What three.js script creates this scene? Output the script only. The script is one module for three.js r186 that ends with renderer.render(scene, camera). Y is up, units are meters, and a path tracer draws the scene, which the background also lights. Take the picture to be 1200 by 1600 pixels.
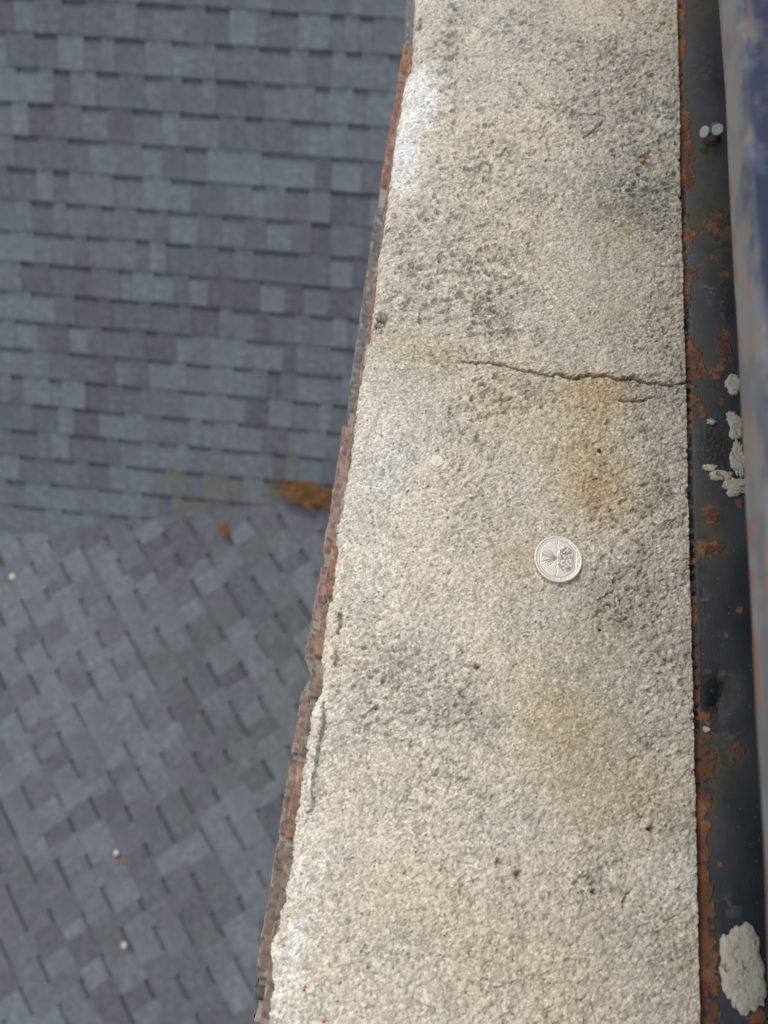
import * as THREE from 'three';
import { mergeGeometries } from 'three/addons/utils/BufferGeometryUtils.js';

// ───────────────────────── camera, sky, sun, exposure ─────────────────────────
// World: y up, origin on the crown below the camera, x across the ledge, -z away along it.
const F = 1202, EYE = 0.37105;                                   // focal length in photo pixels, eye height above the crown
const RIGHT = new THREE.Vector3(0.992451, 0.042317, -0.11511), UP = new THREE.Vector3(-0.122642, 0.342438, -0.931501), FWD = new THREE.Vector3(0, -0.938587, -0.345043);
const scene = new THREE.Scene();
const camera = new THREE.PerspectiveCamera(2 * Math.atan(800 / F) * 180 / Math.PI, 0.75, 0.01, 400);
camera.position.set(0, EYE, 0);
camera.quaternion.setFromRotationMatrix(new THREE.Matrix4().makeBasis(RIGHT, UP, FWD.clone().negate()));
camera.focus = 0.392; camera.userData.fStop = 8.5;

{ // an overcast sky: brightest overhead, a third of that at the horizon
  const w = 64, h = 32, d = new Float32Array(w * h * 4);
  for (let j = 0; j < h; j++) for (let i = 0; i < w; i++) {
    const el = ((j + 0.5) / h - 0.5) * Math.PI, s = Math.max(0, Math.sin(el)), L = 1.0 * (1 + 2 * s) / 3 * 1.25, o = (j * w + i) * 4;
    d[o] = L * 0.98; d[o + 1] = L; d[o + 2] = L * 1.04; d[o + 3] = 1;
  }
  const t = new THREE.DataTexture(d, w, h, THREE.RGBAFormat, THREE.FloatType);
  t.mapping = THREE.EquirectangularReflectionMapping; t.magFilter = t.minFilter = THREE.LinearFilter; t.needsUpdate = true;
  scene.background = t; scene.environment = t;
}
const sun = new THREE.DirectionalLight(0xfff3e0, 1.2);
sun.position.set(-1.8, 5.0, -3.6); sun.target.position.set(0, 0, 0);
sun.castShadow = true; sun.shadow.radius = 22; sun.shadow.mapSize.set(2048, 2048);
Object.assign(sun.shadow.camera, { left: -5, right: 5, top: 6, bottom: -6, near: 0.1, far: 20 });
scene.add(sun, sun.target);
const renderer = new THREE.WebGLRenderer({ antialias: true });
renderer.setSize(768, 1024); renderer.toneMapping = THREE.LinearToneMapping; renderer.toneMappingExposure = 1.07;
renderer.shadowMap.enabled = true;

// ───────────────────────── helpers ─────────────────────────
const clamp = (x, a = 0, b = 1) => Math.min(b, Math.max(a, x)), mix = (a, b, t) => a + (b - a) * t;
const sstep = (a, b, x) => { const t = clamp((x - a) / (b - a)); return t * t * (3 - 2 * t); };
function rng(seed) { let s = seed >>> 0; return () => { s = (s + 0x6d2b79f5) | 0; let t = Math.imul(s ^ (s >>> 15), 1 | s); t = (t + Math.imul(t ^ (t >>> 7), 61 | t)) ^ t; return ((t ^ (t >>> 14)) >>> 0) / 4294967296; }; }
function hash(x, y, s = 0) { let h = Math.imul(x | 0, 374761393) + Math.imul(y | 0, 668265263) + Math.imul(s | 0, 1442695041); h = Math.imul(h ^ (h >>> 13), 1274126177); h = Math.imul(h ^ (h >>> 16), 2246822519); return ((h ^ (h >>> 15)) >>> 0) / 4294967296; }
function vnoise(x, y, s = 0) { const i = Math.floor(x), j = Math.floor(y), u = x - i, v = y - j, a = u * u * (3 - 2 * u), b = v * v * (3 - 2 * v); return mix(mix(hash(i, j, s), hash(i + 1, j, s), a), mix(hash(i, j + 1, s), hash(i + 1, j + 1, s), a), b); }
function fbm(x, y, s = 0, oct = 4) { let a = 0.5, r = 0, n = 0; for (let k = 0; k < oct; k++) { r += a * vnoise(x, y, s + k * 17); n += a; x = x * 2.03 + 5.1; y = y * 2.03 + 1.7; a *= 0.5; } return r / n; }
// sand grains: domes of jittered size on a lattice; returns [height 0..1, random id of the grain]
const G = [0, 0];
function grains(x, y, s, fill = 1) {
  const i = Math.floor(x), j = Math.floor(y); let best = 0, id = 0.5;
  for (let a = -1; a <= 1; a++) for (let b = -1; b <= 1; b++) {
    const I = i + a, J = j + b, r0 = hash(I, J, s); if (hash(I, J, s + 3) > fill) continue;
    const dx = x - I - 0.15 - 0.7 * r0, dy = y - J - 0.15 - 0.7 * hash(I, J, s + 1), r = 0.36 + 0.4 * hash(I, J, s + 2), q = 1 - (dx * dx + dy * dy) / (r * r);
    if (q > 0) { const hh = Math.sqrt(q) * r / 0.76; if (hh > best) { best = hh; id = hash(I, J, s + 5); } }
  }
  G[0] = best; G[1] = id; return G;
}
// photo-measured directions -> points on real planes
const ray = (px, py) => new THREE.Vector3().addScaledVector(RIGHT, (px - 600) / F).addScaledVector(UP, (800 - py) / F).add(FWD);
const onLevel = (px, py, y = 0) => { const r = ray(px, py); return r.multiplyScalar((y - EYE) / r.y).add(new THREE.Vector3(0, EYE, 0)); };
const WALL_X = 0.1583, TILT = 0.26, FL_O = new THREE.Vector3(WALL_X, -0.0015, 0), FL_T = new THREE.Vector3(Math.cos(TILT), Math.sin(TILT), 0), FL_N = new THREE.Vector3(-Math.sin(TILT), Math.cos(TILT), 0);   // the steel flange: foot, up its slope, out of it
const onSteel = (px, py, off = 0) => { const r = ray(px, py), e = new THREE.Vector3(0, EYE, 0); return r.multiplyScalar((off + FL_O.clone().sub(e).dot(FL_N)) / r.dot(FL_N)).add(e); };
const steelT = (p) => p.clone().sub(FL_O).dot(FL_T);
const onPlane = (px, py, n, D) => { const r = ray(px, py); return r.multiplyScalar(-D / r.dot(n)).add(new THREE.Vector3(0, EYE, 0)); };

const used = {};
function named(o, name) { const k = used[name] = (used[name] ?? -1) + 1; o.name = k ? `${name}_${String(k).padStart(3, '0')}` : name; return o; }
function mesh(name, g, m, parent) { const o = new THREE.Mesh(g, m); o.name = name; o.castShadow = o.receiveShadow = true; parent.add(o); return o; }
function thing(name, label, category, pos = [0, 0, 0], group) { const o = named(new THREE.Group(), name); o.position.set(...pos); o.userData = { label, category }; if (group) o.userData.group = group; scene.add(o); return o; }
function gridGeo(nu, nv, fn, colour) {        // fn(i, j, out) position, colour optional
  const pos = new Float32Array(nu * nv * 3), col = colour ? new Float32Array(nu * nv * 3) : null, o = [0, 0, 0], c = [0, 0, 0];
  for (let j = 0; j < nv; j++) for (let i = 0; i < nu; i++) { const k = (j * nu + i) * 3; fn(i, j, o, c); pos[k] = o[0]; pos[k + 1] = o[1]; pos[k + 2] = o[2]; if (col) { col[k] = c[0]; col[k + 1] = c[1]; col[k + 2] = c[2]; } }
  const idx = new Uint32Array((nu - 1) * (nv - 1) * 6); let q = 0;
  for (let j = 0; j < nv - 1; j++) for (let i = 0; i < nu - 1; i++) { const a = j * nu + i, b = a + 1, d = a + nu, e = d + 1; idx[q++] = a; idx[q++] = d; idx[q++] = b; idx[q++] = b; idx[q++] = d; idx[q++] = e; }
  const g = new THREE.BufferGeometry(); g.setAttribute('position', new THREE.BufferAttribute(pos, 3)); if (col) g.setAttribute('color', new THREE.BufferAttribute(col, 3));
  g.setIndex(new THREE.BufferAttribute(idx, 1)); g.computeVertexNormals(); return g;
}
function dataTex(w, h, fn, srgb = true) { const d = new Uint8Array(w * h * 4), c = [0, 0, 0]; for (let j = 0; j < h; j++) for (let i = 0; i < w; i++) { fn(i, j, c); const o = (j * w + i) * 4; d[o] = c[0]; d[o + 1] = c[1]; d[o + 2] = c[2]; d[o + 3] = 255; } const t = new THREE.DataTexture(d, w, h); t.wrapS = t.wrapT = THREE.RepeatWrapping; t.magFilter = THREE.LinearFilter; t.minFilter = THREE.LinearMipmapLinearFilter; t.generateMipmaps = true; if (srgb) t.colorSpace = THREE.SRGBColorSpace; t.needsUpdate = true; return t; }
const toS = (l) => 255 * (l <= 0.0031308 ? 12.92 * l : 1.055 * Math.pow(l, 1 / 2.4) - 0.055);
const curve = (pts) => { // piecewise-linear z -> value, pts sorted by z descending or ascending
  const p = pts.slice().sort((a, b) => a[0] - b[0]); return (z) => { if (z <= p[0][0]) return p[0][1]; for (let i = 1; i < p.length; i++) if (z <= p[i][0]) return mix(p[i - 1][1], p[i][1], (z - p[i - 1][0]) / (p[i][0] - p[i - 1][0] || 1)); return p[p.length - 1][1]; };
};
const edge = (list, y) => curve(list.map(([a, b]) => { const p = onLevel(a, b, y); return [p.z, p.x]; }));

// ───────────────────────── ground ─────────────────────────
{
  const g = gridGeo(41, 41, (i, j, o, c) => { o[0] = (i - 20) * 6; o[2] = (j - 20) * 6; o[1] = -7.6 + 0.3 * fbm(i * 0.3, j * 0.3, 3); const n = fbm(i * 1.7, j * 1.7, 8); c[0] = 0.06 + 0.05 * n; c[1] = 0.08 + 0.05 * n; c[2] = 0.035 + 0.02 * n; });
  const m = mesh('ground', g, new THREE.MeshStandardMaterial({ vertexColors: true, roughness: 1 }), scene); m.userData = { kind: 'structure', label: 'patchy lawn far below the roofs', category: 'ground' };
}

// ───────────────────────── the two shingled roofs ─────────────────────────
const E = 0.143;                                                  // course exposure
const ROOFS = [
  { name: 'steep_roof', label: 'steep slate grey shingled roof slope behind the brick chimney', c: [0.99796, 0.06376, -0.00375], s: [0.04276, -0.62322, 0.78088], n: [-0.04745, 0.77944, 0.62468], D: 3.85396, o: -6.88518, k0: -9, k1: 21, u0: -3.6, u1: 1.6, seed: 11 },
  { name: 'low_roof', label: 'low slate grey shingled roof with diagonal courses below the steep slope', c: [0.63753, 0.00633, 0.7704], s: [-0.74953, -0.2262, 0.62212], n: [-0.1782, 0.97406, 0.13947], D: 3.85376, o: 10.14695, k0: -12, k1: 15, u0: -3.2, u1: 2.6, seed: 23 },
];
const granuleMap = dataTex(512, 512, (i, j, c) => { const r = hash(i >> 1, j >> 1, 5), b = fbm(i / 40, j / 40, 9), p = hash(i >> 1, j >> 1, 6), v = 205 + 70 * (r - 0.5) + 60 * (b - 0.5) + (p > 0.96 ? 40 : 0); c[0] = clamp(v, 0, 255); c[1] = clamp(v + 2, 0, 255); c[2] = clamp(v + 1, 0, 255); });
const granuleBump = dataTex(256, 256, (i, j, c) => { c[0] = c[1] = c[2] = 255 * hash(i, j, 77); }, false);
// granule blends (linear base colours): blue-grey, mid grey, purple-grey, weathered
const BLENDS = [[0.2, 0.226, 0.258], [0.16, 0.181, 0.208], [0.178, 0.2, 0.229], [0.147, 0.162, 0.187], [0.16, 0.165, 0.2], [0.135, 0.137, 0.167], [0.195, 0.22, 0.252], [0.142, 0.158, 0.188], [0.175, 0.19, 0.222], [0.185, 0.192, 0.19]];
const shingleMats = BLENDS.map(([r, g, b]) => { const m = new THREE.MeshStandardMaterial({ roughness: 0.95, map: granuleMap, bumpMap: granuleBump, bumpScale: 0.0012 }); m.color.setRGB(r, g, b); return m; });
const shingleMerged = new THREE.MeshStandardMaterial({ roughness: 0.95, map: granuleMap, bumpMap: granuleBump, bumpScale: 0.0012, vertexColors: true });
const WIDTHS = [0.066, 0.08, 0.094, 0.108, 0.122, 0.14];
const LAP = 0.05, BAND = 0.024, BAND_DEEP = 0.0095;            // under each course a recessed tab starts with an open slot
// one tab: v runs down the slope from -(E+LAP) to 0 (its butt); a wedge, thick at the butt, with slightly uneven corners
function tabGeo(w, raised, r, uo) {
  const a = -w / 2 + 0.0002, b = w / 2 - 0.0002, v0 = -(E + LAP), top = raised ? 0.0115 : 0.0085, j = () => (r() - 0.5) * 0.004, e = 0.0012, j1 = j(), j2 = j(), P = [], U = [], I = [];
  const quad = (p, q, s, t) => { const k = P.length / 3; for (const x of [p, q, s, t]) { P.push(...x); U.push((x[0] + uo) * 2.6, (x[2] + x[1] * 3) * 2.6 + uo); } I.push(k, k + 1, k + 2, k, k + 2, k + 3); };
  const h = (v) => mix(0.001, top, (v - v0) / (E + LAP)), prof = raised ? [[v0, 0.001]] : [[v0, -BAND_DEEP], [-E + BAND + j(), -BAND_DEEP], [-E + BAND + 0.002 + j() * 0.5, h(-E + BAND)]];
  const L = prof.map(([v, y]) => [a, y, v]), R = prof.map(([v, y]) => [b, y, v]);
  L.push([a, top - e * 0.3, j2 - e]); R.push([b, top - e * 0.3, j1 - e]); L.push([a, top - e, j2]); R.push([b, top - e, j1]); L.push([a, -0.014, j2 - 0.001]); R.push([b, -0.014, j1 - 0.001]);
  for (let k = 1; k < L.length; k++) quad(L[k - 1], L[k], R[k], R[k - 1]);
  for (const S of [L, R]) for (let k = 1; k < S.length; k++) { const lo = (p) => [p[0], -0.014, p[2]]; quad(S[k - 1], lo(S[k - 1]), lo(S[k]), S[k]); }
  const g = new THREE.BufferGeometry(); g.setAttribute('position', new THREE.Float32BufferAttribute(P, 3)); g.setAttribute('uv', new THREE.Float32BufferAttribute(U, 2)); g.setIndex(I); g.computeVertexNormals(); return g;
}
const gr = rng(4242), tabGeos = WIDTHS.map((w) => [0, 1].map((raised) => [0, 1, 2].map((q) => tabGeo(w, raised, gr, q * 0.317 + w))));
const eye = new THREE.Vector3(0, EYE, 0);
function screen(p) { const q = p.clone().sub(eye), z = q.dot(FWD); return [600 + F * q.dot(RIGHT) / z, 800 - F * q.dot(UP) / z]; }
for (const R of ROOFS) {
  const c = new THREE.Vector3(...R.c), s = new THREE.Vector3(...R.s), n = new THREE.Vector3(...R.n), O = eye.clone().addScaledVector(n, -R.D);
  const other = ROOFS.find((q) => q !== R), on = new THREE.Vector3(...other.n), oP = eye.clone().addScaledVector(on, -other.D);
  // local frame of the roof: x along the course, y out of the roof, z down the slope
  const zAxis = s.clone().normalize(), yAxis = n.clone().normalize(), xAxis = new THREE.Vector3().crossVectors(yAxis, zAxis).normalize();
  const root = named(new THREE.Group(), R.name); root.position.copy(O); root.quaternion.setFromRotationMatrix(new THREE.Matrix4().makeBasis(xAxis, yAxis, zAxis));
  root.userData = { kind: 'structure', label: R.label, category: 'roof' }; scene.add(root); root.updateMatrixWorld(true);
  const deckG = new THREE.BoxGeometry(R.u1 - R.u0, 0.03, (R.k1 - R.k0 + 1) * E); deckG.translate((R.u0 + R.u1) / 2, -0.031, ((R.k0 + R.k1) / 2 + R.o) * E - E / 2);
  const deckM = new THREE.MeshStandardMaterial({ roughness: 1 }); deckM.color.setRGB(0.05, 0.05, 0.055); mesh('roof_deck', deckG, deckM, root);
  const tabs = [], r = rng(R.seed), P = new THREE.Vector3();
  for (let k = R.k0; k <= R.k1; k++) {
    let u = R.u0 + r() * 0.1, raised = r() < 0.5;
    while (u < R.u1) {
      const wi = Math.floor(r() * WIDTHS.length), w = WIDTHS[wi], v = (k + R.o) * E + (r() - 0.5) * 0.004;
      P.set(u + w / 2, 0, v - E / 2); root.localToWorld(P);
      const buried = P.clone().sub(oP).dot(on) < -0.05, cu = vnoise(u * 1.3 + k * 0.11, k * 0.35, R.seed), q = r();
      const mi = q < 0.5 ? Math.floor(r() * 9) : cu < 0.4 ? [0, 2, 6][Math.floor(r() * 3)] : cu < 0.6 ? [1, 8, 3, 2][Math.floor(r() * 4)] : [4, 5, 7, 3][Math.floor(r() * 4)];
      const gap = P.clone().sub(oP).dot(on), near = R.seed === 11 && gap < 0.1 && u > -1.5 && r() < 0.6;
      if (!buried) { const sc = screen(P), hidden = sc[0] > 640 - sc[1] * 0.15 + 30; tabs.push({ u: u + w / 2, v, wi, raised, mi: near ? 9 : mi, q: Math.floor(r() * 3), rank: (hidden ? 1e6 : 0) + Math.hypot(sc[0] - 280, (sc[1] - (R.seed === 11 ? 380 : 1200)) * 0.72) }); }
      u += w; raised = r() < 0.82 ? !raised : raised;
    }
  }
  tabs.sort((a, b) => a.rank - b.rank);
  const rest = [];
  tabs.forEach((t, i) => {
    const g = tabGeos[t.wi][t.raised ? 1 : 0][t.q];
    if (i < 300) { const m = mesh('shingle', g, shingleMats[t.mi], root); m.position.set(t.u, 0, t.v); }
    else { const q = g.clone(), nv = q.attributes.position.count, col = new Float32Array(nv * 3); for (let x = 0; x < nv; x++) col.set(BLENDS[t.mi], x * 3); q.setAttribute('color', new THREE.BufferAttribute(col, 3)); q.translate(t.u, 0, t.v); rest.push(q); }
  });
  if (rest.length) mesh('outlying_shingles', mergeGeometries(rest), shingleMerged, root).userData = { kind: 'stuff' };
}

// ───────────────────────── chimney: mortar crown on brick courses ─────────────────────────
const chimney = thing('brick_chimney', 'brick chimney topped by a wide sandy mortar crown with a crack', 'chimney');
const CROWN_EDGE = [[652, -80], [652, 0], [648, 60], [645, 107], [636, 117], [631, 150], [622, 200], [615, 250], [610, 287], [606, 325], [600, 362], [595, 395], [584, 487], [582, 530], [574, 537], [571, 575], [562, 605], [560, 640], [555, 670], [551, 705], [546, 740], [541, 767], [537, 792], [527, 822], [529, 852], [524, 890], [521, 937], [513, 942], [512, 975], [505, 1010], [505, 1045], [506, 1072], [497, 1090], [487, 1110], [486, 1135], [480, 1165], [476, 1195], [472, 1207], [469, 1250], [462, 1287], [459, 1315], [455, 1355], [449, 1380], [445, 1415], [439, 1427], [436, 1455], [426, 1467], [424, 1497], [426, 1525], [427, 1550], [424, 1562], [420, 1597], [405, 1690]];
const INNER_EDGE = [[648, -80], [648, 0], [642, 60], [640, 90], [628, 140], [618, 200], [610, 255], [602, 310], [596, 360], [586, 420], [576, 487], [571, 530], [564, 567], [557, 610], [552, 640], [544, 690], [535, 750], [527, 800], [519, 840], [515, 877], [507, 915], [504, 947], [496, 990], [487, 1027], [485, 1052], [479, 1080], [476, 1115], [470, 1152], [461, 1190], [457, 1237], [451, 1255], [445, 1297], [442, 1330], [440, 1362], [434, 1407], [427, 1437], [422, 1470], [417, 1525], [411, 1557], [406, 1597], [390, 1690]];
const OUTER_EDGE = [[640, -80], [639, 0], [636, 25], [636, 52], [631, 65], [625, 100], [620, 140], [610, 190], [605, 220], [600, 250], [594, 285], [592, 292], [591, 320], [585, 337], [580, 370], [576, 400], [564, 480], [557, 530], [552, 562], [547, 600], [544, 630], [542, 650], [534, 665], [531, 700], [525, 732], [520, 762], [515, 802], [507, 837], [502, 877], [500, 897], [492, 932], [484, 980], [475, 1027], [477, 1037], [481, 1052], [476, 1067], [471, 1077], [467, 1100], [462, 1132], [457, 1162], [450, 1190], [444, 1237], [442, 1250], [434, 1305], [427, 1345], [420, 1390], [415, 1420], [407, 1462], [402, 1500], [398, 1532], [395, 1550], [397, 1572], [392, 1590], [375, 1690]];
const crownLeft = edge(CROWN_EDGE, 0), Y1 = -0.012, Y2 = -0.082, innerX = edge(INNER_EDGE, Y1), outerX = edge(OUTER_EDGE, Y2);

// what the crown is stained, roughened and broken by: [photo x, y, radius across, radius along (photo px), strength]
const at = (list) => list.map(([a, b, ra, rb, s, ...more]) => { const p = onLevel(a, b), q = onLevel(a + ra, b), w = onLevel(a, b + rb); return { x: p.x, z: p.z, rx: Math.abs(q.x - p.x), rz: Math.abs(w.z - p.z), s, more }; });
const field = (list, x, z) => { let v = 0; for (const b of list) { const dx = (x - b.x) / b.rx, dz = (z - b.z) / b.rz, q = dx * dx + dz * dz; if (q < 4) v += b.s * Math.exp(-q * 1.2); } return v; };
const OCHRE = at([[925, 620, 75, 45, 0.75], [900, 700, 90, 90, 0.45], [940, 760, 60, 55, 0.75], [960, 360, 60, 50, 0.5], [950, 480, 80, 60, 0.3], [900, 1160, 110, 90, 0.65], [940, 980, 70, 70, 0.4], [812, 872, 50, 60, 0.45], [690, 560, 80, 40, 0.4], [620, 540, 60, 40, 0.35], [870, 1080, 90, 60, 0.3], [910, 1260, 60, 60, 0.3], [1000, 1240, 60, 40, 0.2], [780, 1480, 200, 90, 0.2], [760, 640, 100, 50, 0.2]]);
const RUST = at([[945, 610, 50, 30, 0.6], [945, 770, 45, 40, 0.7], [930, 690, 30, 40, 0.3]]);
const SOOT = at([[950, 300, 110, 45, 0.55], [1000, 330, 60, 60, 0.35], [820, 300, 90, 60, 0.2], [600, 1040, 55, 60, 0.55], [640, 1020, 50, 35, 0.5], [700, 1110, 80, 40, 0.5], [740, 1130, 50, 30, 0.4], [560, 1130, 40, 60, 0.3], [1030, 660, 50, 60, 0.4], [1040, 750, 40, 60, 0.35], [985, 940, 60, 60, 0.45], [830, 610, 50, 30, 0.4], [780, 500, 80, 40, 0.25], [640, 600, 50, 60, 0.2], [930, 1380, 40, 70, 0.35], [1050, 1490, 70, 60, 0.4], [600, 1500, 90, 40, 0.3], [770, 500, 40, 30, 0.35], [900, 1000, 100, 200, 0.12], [1040, 1290, 60, 50, 0.3], [760, 800, 90, 120, 0.15], [1020, 200, 60, 200, 0.22], [800, 410, 150, 90, 0.15], [1040, 480, 50, 300, 0.22], [1040, 900, 50, 250, 0.2], [960, 330, 60, 25, 0.4]]);
const LIME = at([[655, 150, 38, 50, 0.9], [640, 220, 32, 55, 0.85], [632, 270, 28, 40, 0.6], [470, 1400, 30, 120, 0.55], [450, 1500, 30, 100, 0.6], [500, 1110, 18, 20, 0.7], [480, 1220, 25, 70, 0.3], [1045, 1370, 50, 40, 0.7], [1050, 1120, 40, 90, 0.25], [1040, 190, 20, 40, 0.45], [600, 830, 80, 160, 0.22], [590, 660, 60, 80, 0.2], [1060, 700, 12, 60, 0.25]]);
const ROUGH = at([[705, 60, 34, 60, 1.2], [690, 170, 40, 60, 0.7], [930, 120, 120, 120, 0.6], [1010, 250, 60, 130, 0.8], [760, 240, 80, 70, 0.5], [740, 440, 120, 80, 0.7], [660, 360, 50, 50, 0.6], [1030, 520, 40, 70, 0.9], [720, 800, 50, 140, 0.5], [850, 640, 150, 60, 0.4], [720, 1080, 80, 70, 0.6], [700, 1220, 90, 90, 0.6], [590, 1100, 60, 90, 0.5], [720, 1400, 90, 90, 0.35], [970, 930, 50, 60, 0.5], [930, 1370, 40, 40, 0.5], [1040, 1470, 60, 60, 0.6]]);
const SMOOTH = at([[600, 750, 70, 220, 1], [860, 1000, 110, 140, 0.8], [560, 1300, 70, 160, 0.6], [870, 1150, 120, 120, 0.6], [860, 880, 60, 60, 0.8], [900, 440, 110, 60, 0.6]]);
const PITS = at([[593, 507, 8, 12, 4], [597, 497, 9, 7, 3.5], [727, 1017, 5, 5, 3], [748, 1040, 5, 5, 2.4], [782, 1348, 5, 7, 3], [811, 1366, 5, 7, 3], [1017, 1294, 5, 5, 2.5], [645, 1165, 5, 7, 2.2], [658, 37, 7, 9, 2.5], [711, 10, 8, 5, 2.5], [706, 54, 14, 4, 2.2], [703, 66, 8, 5, 2.2], [707, 32, 8, 4, 2], [713, 85, 9, 3, 2], [700, 93, 12, 4, 2.2], [694, 115, 12, 5, 2], [816, 33, 8, 5, 2], [750, 173, 8, 4, 2], [752, 195, 12, 3, 2], [1043, 165, 9, 5, 2.2], [1040, 215, 16, 5, 1.6], [968, 295, 4, 4, 2], [925, 1355, 6, 6, 2.4], [928, 1388, 4, 12, 2.2], [928, 490, 4, 4, 2], [960, 430, 4, 4, 1.6], [792, 520, 14, 5, 1.4], [625, 372, 10, 5, 1.5], [640, 420, 8, 5, 1.4]]);
const BUMPS = at([[1045, 150, 26, 26, 1.4], [1040, 195, 24, 22, 1.5], [920, 195, 28, 18, 0.8], [520, 965, 8, 26, 1.6], [520, 1025, 9, 24, 1.2], [494, 1135, 9, 30, 2.2], [490, 1190, 9, 30, 2], [487, 1235, 8, 24, 1.8], [985, 617, 30, 10, 1.1], [1040, 545, 26, 18, 1.2], [682, 721, 12, 12, 0.3], [895, 75, 8, 6, 1]]);
const line = (list) => list.map(([a, b, w]) => { const p = onLevel(a, b); return [p.x, p.z, w]; });
const CRACKS = [
  line([[722, 567, 0.25], [748, 568, 0.4], [773, 570, 0.5], [800, 575, 0.6], [827, 581.6, 0.7], [845, 584, 0.8], [860, 588, 0.7], [873, 585, 0.8], [897, 592, 1.3], [908, 588, 1.1], [920, 587, 1.2], [948, 587, 1], [963, 594, 1.2], [974, 593, 1.2], [990, 588.6, 1.3], [996, 593, 0.9], [1010, 599.6, 1], [1025, 598, 0.7], [1043, 604, 0.7], [1067, 598.7, 0.6], [1080, 598, 0.6]]),
  line([[968, 627, 0.3], [985, 629, 0.7], [1003, 627, 0.5], [1018, 622, 0.3]]),
  line([[810, 128, 0.2], [830, 148, 0.3], [850, 165, 0.3], [878, 175, 0.3], [905, 177, 0.35], [930, 178, 0.35], [945, 182, 0.3]]),
  line([[531, 958, 0.5], [533, 975, 0.6], [528, 990, 0.3]]), line([[526, 1015, 0.3], [528, 1030, 0.4], [523, 1040, 0.2]]),
  line([[505, 1100, 0.4], [507, 1118, 0.6], [505, 1140, 0.7], [500, 1160, 0.5], [496, 1190, 0.5], [490, 1215, 0.5], [490, 1235, 0.6], [491, 1250, 0.8], [487, 1268, 0.6], [480, 1270, 0.4]]),
  line([[985, 1394, 0.3], [980, 1395, 0.5], [977, 1405, 0.5], [975, 1411, 0.3]]), line([[913, 214, 0.5], [922, 208, 0.7], [932, 201, 0.7], [942, 190, 0.4]]),
];
CRACKS.forEach((c, k) => { c.deep = k === 0 ? 0.016 : 0.003; });
for (const c of CRACKS) { c.box = [1, -1, 1, -1]; for (const [x, z] of c) { c.box[0] = Math.min(c.box[0], x - 0.006); c.box[1] = Math.max(c.box[1], x + 0.006); c.box[2] = Math.min(c.box[2], z - 0.006); c.box[3] = Math.max(c.box[3], z + 0.006); } }
function crackDepth(x, z) { // metres below the surface
  let d = 0; const jx = x + 0.0016 * (fbm(x * 420, z * 420, 33, 3) - 0.5), jz = z + 0.0024 * (fbm(x * 420, z * 420, 34, 3) - 0.5);
  for (const c of CRACKS) {
    if (x < c.box[0] || x > c.box[1] || z < c.box[2] || z > c.box[3]) continue;
    for (let i = 1; i < c.length; i++) {
      const [ax, az, aw] = c[i - 1], [bx, bz, bw] = c[i], ux = bx - ax, uz = bz - az, t = clamp(((jx - ax) * ux + (jz - az) * uz) / (ux * ux + uz * uz)), w = mix(aw, bw, t) * 0.0008 * (0.5 + 1.0 * vnoise(x * 700, z * 700, 31)), q = Math.hypot(jx - ax - ux * t, jz - az - uz * t);
      if (q < w + 0.00035) d = Math.max(d, (1 - sstep(w * 0.6, w + 0.00035, q)) * Math.min(c.deep, 0.001 + w * 22));
    }
  }
  return d;
}
const coinAt = onLevel(870.3, 875.3);
// height of the crown in metres; also leaves the grain id in GT
let GT = 0.5, GH = 0;
function crownHeight(x, z) {
  const wx = x + 0.004 * (vnoise(x * 120, z * 120, 41) - 0.5), wz = z + 0.004 * (vnoise(x * 120, z * 120, 42) - 0.5);
  const rough = clamp(0.24 + 0.45 * (fbm(x * 22, z * 14, 51, 3) - 0.5) * 2 + 0.7 * field(ROUGH, x, z) - 0.5 * field(SMOOTH, x, z), 0.06, 1.1);
  let y = 0.004 * (fbm(x * 9, z * 9, 61, 3) - 0.5) + 0.0022 * (fbm(x * 60, z * 70, 62, 3) - 0.5) * (0.4 + rough) + 0.0022 * rough * (fbm(x * 230, z * 330, 63, 3) - 0.5);
  const pit = fbm(wx * 270, wz * 430, 64, 3); y -= 0.0056 * rough * Math.pow(clamp((pit - 0.59 + 0.03 * rough) / 0.3), 1.15);
  const lump = fbm(wx * 330 + 40, wz * 470, 66, 3); y += 0.0024 * rough * Math.pow(clamp((lump - 0.58) / 0.3), 1.1);
  const pit2 = vnoise(wx * 420, wz * 420, 65); y -= 0.0012 * sstep(0.86, 0.97, pit2) * (0.3 + 0.7 * rough);
  y += 0.001 * field(BUMPS, x, z) - 0.003 * field(PITS, x, z) * sstep(0.25, 0.75, fbm(x * 520, z * 520, 67, 2));
  const flat = 1 - sstep(0.0125, 0.016, Math.hypot(x - coinAt.x, z - coinAt.z)); y = mix(y, Math.min(y, 0.0004), flat * 0.9);
  grains(x / 0.0009, z / 0.0009, 71); GH = G[0]; GT = G[1];
  y += 0.00066 * G[0] * (0.6 + 0.5 * rough);
  grains(x / 0.0024 + 7, z / 0.0024, 81, 0.22 + 0.2 * rough); if (G[0] > 0.25) { y += 0.0008 * (G[0] - 0.25); GT = 0.5 * GT + 0.5 * G[1]; }
  return y - crackDepth(x, z);
}
const SPOT = onLevel(682, 721), crownRows = [];
for (let z = -0.85; z < -0.565; z += z < -0.65 ? 0.002 : 0.0009) crownRows.push(z);
const crackZ = CRACKS[0].map((p) => p[1]), cz0 = Math.min(...crackZ) - 0.002, cz1 = Math.max(...crackZ) + 0.002;
for (let z = -0.565; z < 0.12; z += z > cz0 && z < cz1 ? 0.00018 : 0.00049) crownRows.push(z);
for (let z = 0.12; z < 0.36; z += z > 0.2 ? 0.002 : 0.0009) crownRows.push(z);
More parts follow.
